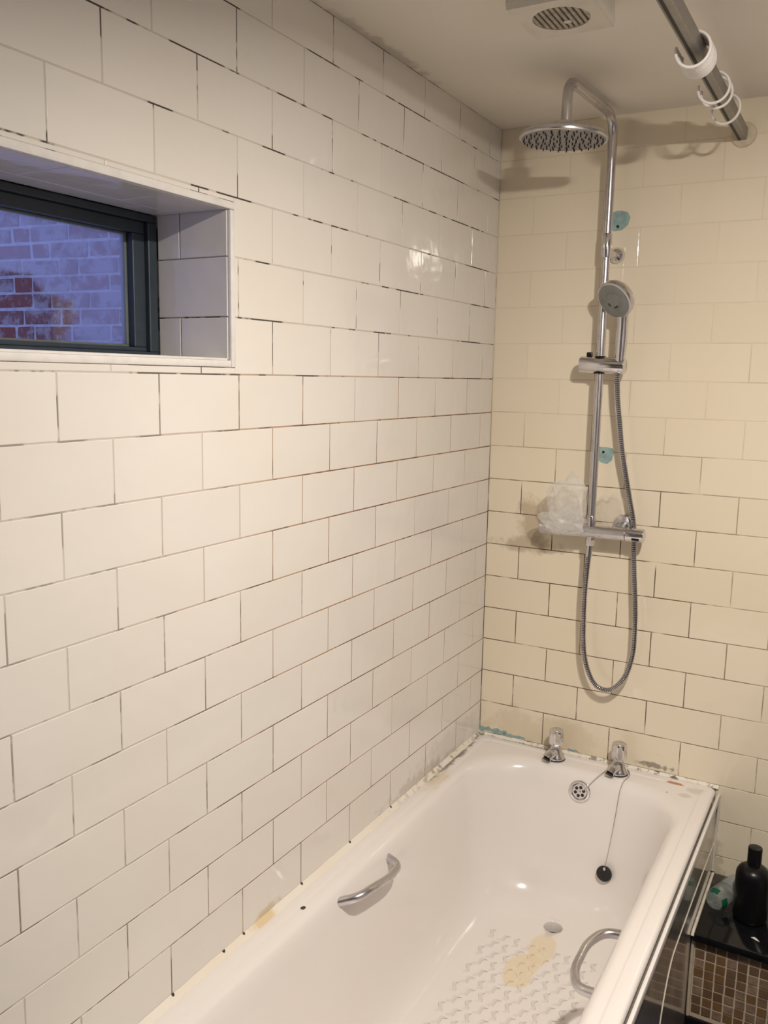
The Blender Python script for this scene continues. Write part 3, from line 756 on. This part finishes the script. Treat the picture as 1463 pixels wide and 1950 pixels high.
# ------------------------------------------------------------------ curtain rail and rings
RLX, RLZ = 0.643, 2.263
rail = thing('curtain_rail', 'grey metal shower curtain rail running out from the end wall', 'rail', (RLX, 0, RLZ))
Fr = frame((0, -0.004, 0), (0, -1, 0), (1, 0, 0))      # local x = world x, local y = world -z?
def rprof(w, h, r=0.004):
    return rrect_simple(-w, w, -h, h, r)
def rrect_simple(x0, x1, y0, y1, r, n=4):
    pts = []
    for cx, cy, a0 in ((x1 - r, y1 - r, 0), (x0 + r, y1 - r, 90), (x0 + r, y0 + r, 180), (x1 - r, y0 + r, 270)):
        for i in range(n + 1): a = R(a0 + 90 * i / n); pts.append((cx + r * cos(a), cy + r * sin(a)))
    return pts
link('rail_bar', prism(B(), rprof(0.0125, 0.0155), 0.0, 2.20, Fr), M['alu'], rail, True)
bm = box(B(), -0.0070, -0.0015, -2.19, -0.010, -0.0163, -0.0150); link('runner_slot', bm, M['slot'], rail)
link('wall_flange', lathe(B(), [(0.030, 0.0008), (0.030, 0.004), (0.027, 0.007), (0.021, 0.0075)], frame((0.004, 0, -.002), (0, -1, 0)), 32), M['cream'], rail, True)
def ring_mesh(a0, a1, name):
    bm = B(); n = 44
    tube(bm, [(0.0305 * cos(R(a0 + (a1 - a0) * i / n)), 0, 0.0305 * sin(R(a0 + (a1 - a0) * i / n))) for i in range(n + 1)], 0.0029, 10)
    for v in bm.verts: v.co.y *= 1.25
    for a in (a0, a1): bmesh.ops.create_icosphere(bm, subdivisions=2, radius=0.0034, matrix=Matrix.Translation((0.0305 * cos(R(a)), 0, 0.0305 * sin(R(a)))))
    me = bpy.data.meshes.new(name); bm.to_mesh(me); bm.free(); me.materials.append(M['white_plastic'])
    for f in me.polygons: f.use_smooth = True
    return me
rm = ring_mesh(172, 455, 'curtain_ring')
RZ = RLZ - 0.0104
random.seed(6)
for i in range(9):
    o = bpy.data.objects.new('curtain_ring', rm); C.objects.link(o)
    o.location = (RLX + random.uniform(-.0008, .0008), -0.668 + i * 0.0078, RZ); o.rotation_euler = (0, R(random.uniform(-3, 3)), R(random.uniform(-1.0, 1.0)))
    tag(o, {0: 'white curtain ring at the camera end of the tight bunch', 8: 'white curtain ring at the wall end of the tight bunch'}.get(i, 'white plastic ring inside the tight bunch on the curtain rail'), 'curtain ring', 'bunched rings on the curtain rail')
for y, ry, rz, lab in ((-0.432, 0, 5, 'loose white curtain ring on the rail, next to the bunch'), (-0.395, -4, 14, 'middle of the three loose white curtain rings on the rail'), (-0.268, 12, -8, 'loose white curtain ring nearest the end wall')):
    o = bpy.data.objects.new('curtain_ring', rm); C.objects.link(o); o.location = (RLX, y, RZ); o.rotation_euler = (0, R(ry), R(rz)); tag(o, lab, 'curtain ring', 'loose rings on the curtain rail')

# ------------------------------------------------------------------ extractor fan
FX0, FX1, FY0, FY1, FZ = 0.354, 0.508, -0.868, -0.706, 2.300
fan = thing('extractor_fan', 'square white ceiling extractor fan with a round slatted grille', 'fan', ((FX0 + FX1) / 2, (FY0 + FY1) / 2, CEIL))
fcx, fcy = fan.location.x, fan.location.y
bm = B(); n = 64
def sq(a, hx, hy):
    c, s = cos(a), sin(a); k = min(hx / abs(c) if abs(c) > 1e-6 else 9, hy / abs(s) if abs(s) > 1e-6 else 9); return c * k, s * k
hx, hy = (FX1 - FX0) / 2, (FY1 - FY0) / 2
angs = sorted(set([round(2 * pi * i / n, 6) for i in range(n)] + [round(math.atan2(sy * hy, sx * hx) % (2 * pi), 6) for sx in (-1, 1) for sy in (-1, 1)]))
GR = 0.052; rg = []
for sc, z in ((0.97, 0.0), (1.0, -0.036)): rg.append([bm.verts.new((*[q * sc for q in sq(a, hx, hy)], z)) for a in angs])
rg.append([bm.verts.new((*[q * .975 for q in sq(a, hx, hy)], FZ - CEIL)) for a in angs])
rg.append([bm.verts.new((GR * cos(a), GR * sin(a), FZ - CEIL)) for a in angs])
rg.append([bm.verts.new((GR * cos(a), GR * sin(a), FZ - CEIL + .022)) for a in angs])
for a, b in zip(rg, rg[1:]):
    m = len(a)
    for i in range(m): bm.faces.new((a[i], a[(i + 1) % m], b[(i + 1) % m], b[i]))
link('casing', bm, M['fan'], fan, False)
link('duct', lathe(B(), [(GR, FZ - CEIL + .020), (GR, FZ - CEIL + .022)], None, 40), M['dark'], fan)
for i in range(10):
    x = -GR + GR * 2 * (i + .5) / 10; hl = math.sqrt(GR * GR - x * x) - .0004
    bm = box(B(), x - .0030, x + .0030, -hl, hl, FZ - CEIL + .0012, FZ - CEIL + .009)
    link('slat', bm, M['fan_dirt'], fan)
link('grille_hub', lathe(B(), [(0.008, FZ - CEIL + .0002), (0.008, FZ - CEIL + .002)], Matrix.Translation((0.006, 0.020, 0)), 6), M['fan'], fan)

# ------------------------------------------------------------------ spotlight bar on the ceiling (behind the camera's view)
lb = thing('ceiling_spotlight', 'two-headed spotlight bar on the ceiling above the bath side', 'lamp', (1.04, -1.52, CEIL))
link('bar_plate', box(B(), -0.03, 0.03, -0.15, 0.15, -0.022, 0.0, 0.004), M['white_plastic'], lb, True)
for k, (dx, dy) in enumerate(((0.0, 0.06), (0.0, -0.09))):
    d = Vector((0.03, 0.22, -0.975)).normalized()
    ctr = Vector((dx, dy, -0.122))
    hdm = link('lamp_head', lathe(B(), [(0.020, -0.050), (0.030, -0.042), (0.034, 0.0), (0.032, 0.001)], frame(ctr, d), 28), M['white_plastic'], lb, True)
    link('lamp_arm', tube(B(), [(dx, dy, -0.020), tuple(ctr - d * .03)], 0.006, 10), M['white_plastic'], lb, True)
    link('lens', lathe(B(), [(0.030, 0.0015), (0.030, 0.003)], frame(ctr, d), 28), M['lens'], hdm)
    ld = bpy.data.lights.new('spot_glow', 'AREA'); ld.shape = 'DISK'; ld.size = 0.055; ld.energy = LAMP_W * (1.0 if k == 0 else 0.15); ld.color = LAMP_COL
    lo = bpy.data.objects.new('spot_glow', ld); C.objects.link(lo); lo.parent = lb
    lo.matrix_local = frame(ctr + d * .006, -d)

# ------------------------------------------------------------------ boxed ledge with mosaic front
LZ, LY = 0.300, -0.318
led = thing('tiled_ledge', 'boxed ledge with black polished top and brown mosaic front', 'ledge', (0.714, 0, FLOOR))
def lp(name, bm, mat, sm=False, **kw):
    o = link(name, bm, mat, led, sm, **kw); o.location = -Vector(led.location); return o
lp('black_top', box(B(), 0.7185, RX - .001, LY, -0.003, LZ - .020, LZ, 0.003), M['granite'], True)
lp('carcass', box(B(), 0.7145, RX - .001, -0.300, -0.003, FLOOR + .001, LZ - .0205), M['mgrout'])
lp('plinth', box(B(), 0.7145, RX - .001, -0.312, -0.3005, FLOOR + .001, 0.066, 0.003), M['granite'], True)
mm = bpy.data.meshes.new('mosaic_tile'); bmt = box(B(), -.0107, .0107, -.0015, .002, -.0107, .0107, .0008); bmt.to_mesh(mm); bmt.free(); mm.materials.append(M['mosaic'])
random.seed(11)
for j in range(8):
    for i in range(30):
        x = 0.7365 + i * 0.02515; z = 0.2655 - j * 0.02515
        if x > RX - .015: continue
        o = bpy.data.objects.new('mosaic_tile', mm); C.objects.link(o); o.parent = led
        o.location = Vector((x + random.uniform(-.0006, .0006), -0.3005 + random.uniform(-.0004, .0004), z + random.uniform(-.0006, .0006))) - led.location
        o.rotation_euler = (random.uniform(-.012, .012), random.uniform(-.03, .03), random.uniform(-.012, .012))
lp('edge_bead', tube(B(), [(0.7180, -0.012, LZ + .001), (0.7180, -0.317, LZ + .001), (0.7180, -0.322, LZ - .004)], 0.0040, 8), M['bead'], True)
lp('corner_bead', tube(B(), [(0.7190, -0.3035, LZ - .022), (0.7182, -0.3035, 0.18), (0.7192, -0.3035, 0.067)], 0.0042, 8), M['mgrout'], True)

# things on the ledge
bt = thing('shampoo_bottle', 'tall plain black bottle with black cap on the ledge', 'bottle', (0.832, -0.178, LZ))
link('body', lathe(B(), [(0.036, 0.0002), (0.040, 0.004), (0.041, 0.012), (0.041, 0.118), (0.0395, 0.128), (0.034, 0.138), (0.024, 0.1455), (0.0155, 0.148), (0.0150, 0.153)], None, 40), M['black'], bt, True)
link('cap', lathe(B(), [(0.0160, 0.1525), (0.0170, 0.1535), (0.0170, 0.193), (0.0160, 0.1955), (0.0130, 0.1962)], None, 32), M['black'], bt, True)
cb = thing('clear_bottle', 'clear plastic bottle with green marks lying against the panel', 'bottle', (0.775, -0.118, LZ))
d = Vector((0.36, 0.93, 0.06)).normalized(); F = frame((-0.030, -0.078, 0.0272), d, (0, 0, 1))
link('body', lathe(B(), [(0.012, 0.0), (0.0215, 0.003), (0.0262, 0.012), (0.0270, 0.03), (0.0255, 0.07), (0.0265, 0.10), (0.020, 0.125), (0.010, 0.135)], F, 28), M['clear_plastic'], cb, True)
link('cap', lathe(B(), [(0.0105, 0.134), (0.0125, 0.136), (0.0125, 0.155), (0.010, 0.157)], F, 20), M['clear_plastic'], cb, True)
def arcstrip(F, r, h0, h1, a0, a1):
    bm = B(); rows = [[bm.verts.new(F @ Vector((rr * cos(R(a0 + (a1 - a0) * i / 8)), rr * sin(R(a0 + (a1 - a0) * i / 8)), h))) for i in range(9)] for h, rr in ((h0, r[0]), ((h0 + h1) / 2, r[1]), (h1, r[2]))]
    for a, b in zip(rows, rows[1:]):
        for i in range(8): bm.faces.new((a[i], a[i + 1], b[i + 1], b[i]))
    bmesh.ops.solidify(bm, geom=bm.faces[:], thickness=0.0004)
    return bm
link('green_mark', arcstrip(F, (0.0236, 0.0268, 0.0282), 0.004, 0.022, 60, 125), M['green'], cb, True)
link('green_mark', arcstrip(F, (0.0236, 0.0267, 0.0280), 0.004, 0.020, -30, 20), M['green'], cb, True)
link('paper_label', arcstrip(F, (0.0274, 0.0271, 0.0276), 0.060, 0.092, -20, 60), M['label_grey'], cb, True)
wb = thing('white_bottle', 'white bottle at the right edge, in front of the bluish one', 'bottle', (0.915, -0.236, LZ))
link('body', lathe(B(), [(0.026, 0.0002), (0.0300, 0.004), (0.0300, 0.095), (0.026, 0.106), (0.013, 0.111), (0.0125, 0.115)], None, 32), M['white_bottle'], wb, True)
link('cap', lathe(B(), [(0.0135, 0.1145), (0.0140, 0.1155), (0.0140, 0.134), (0.012, 0.136)], None, 24), M['white_plastic'], wb, True)
pb_ = thing('blue_bottle', 'bluish clear bottle at the right edge behind the white one', 'bottle', (0.922, -0.115, LZ))
link('body', lathe(B(), [(0.030, 0.0002), (0.0345, 0.004), (0.0350, 0.11), (0.030, 0.126), (0.014, 0.134), (0.0135, 0.138)], None, 32), M['blue_plastic'], pb_, True)
link('cap', lathe(B(), [(0.0145, 0.1375), (0.0150, 0.139), (0.0150, 0.160), (0.0135, 0.162)], None, 24), M['white_plastic'], pb_, True)
fl = prism(B(), [(-.010, .002), (-.002, .007), (.004, .002), (.010, -.006), (.003, -.004), (-.003, -.001)], 0.0, 0.0012, Matrix.Identity(4))
fo = link('soap_flake', fl, M['white_plastic']); fo.location = (0.856, -0.262, LZ + .0002); tag(fo, 'small white flake lying on the black ledge top', 'flake')
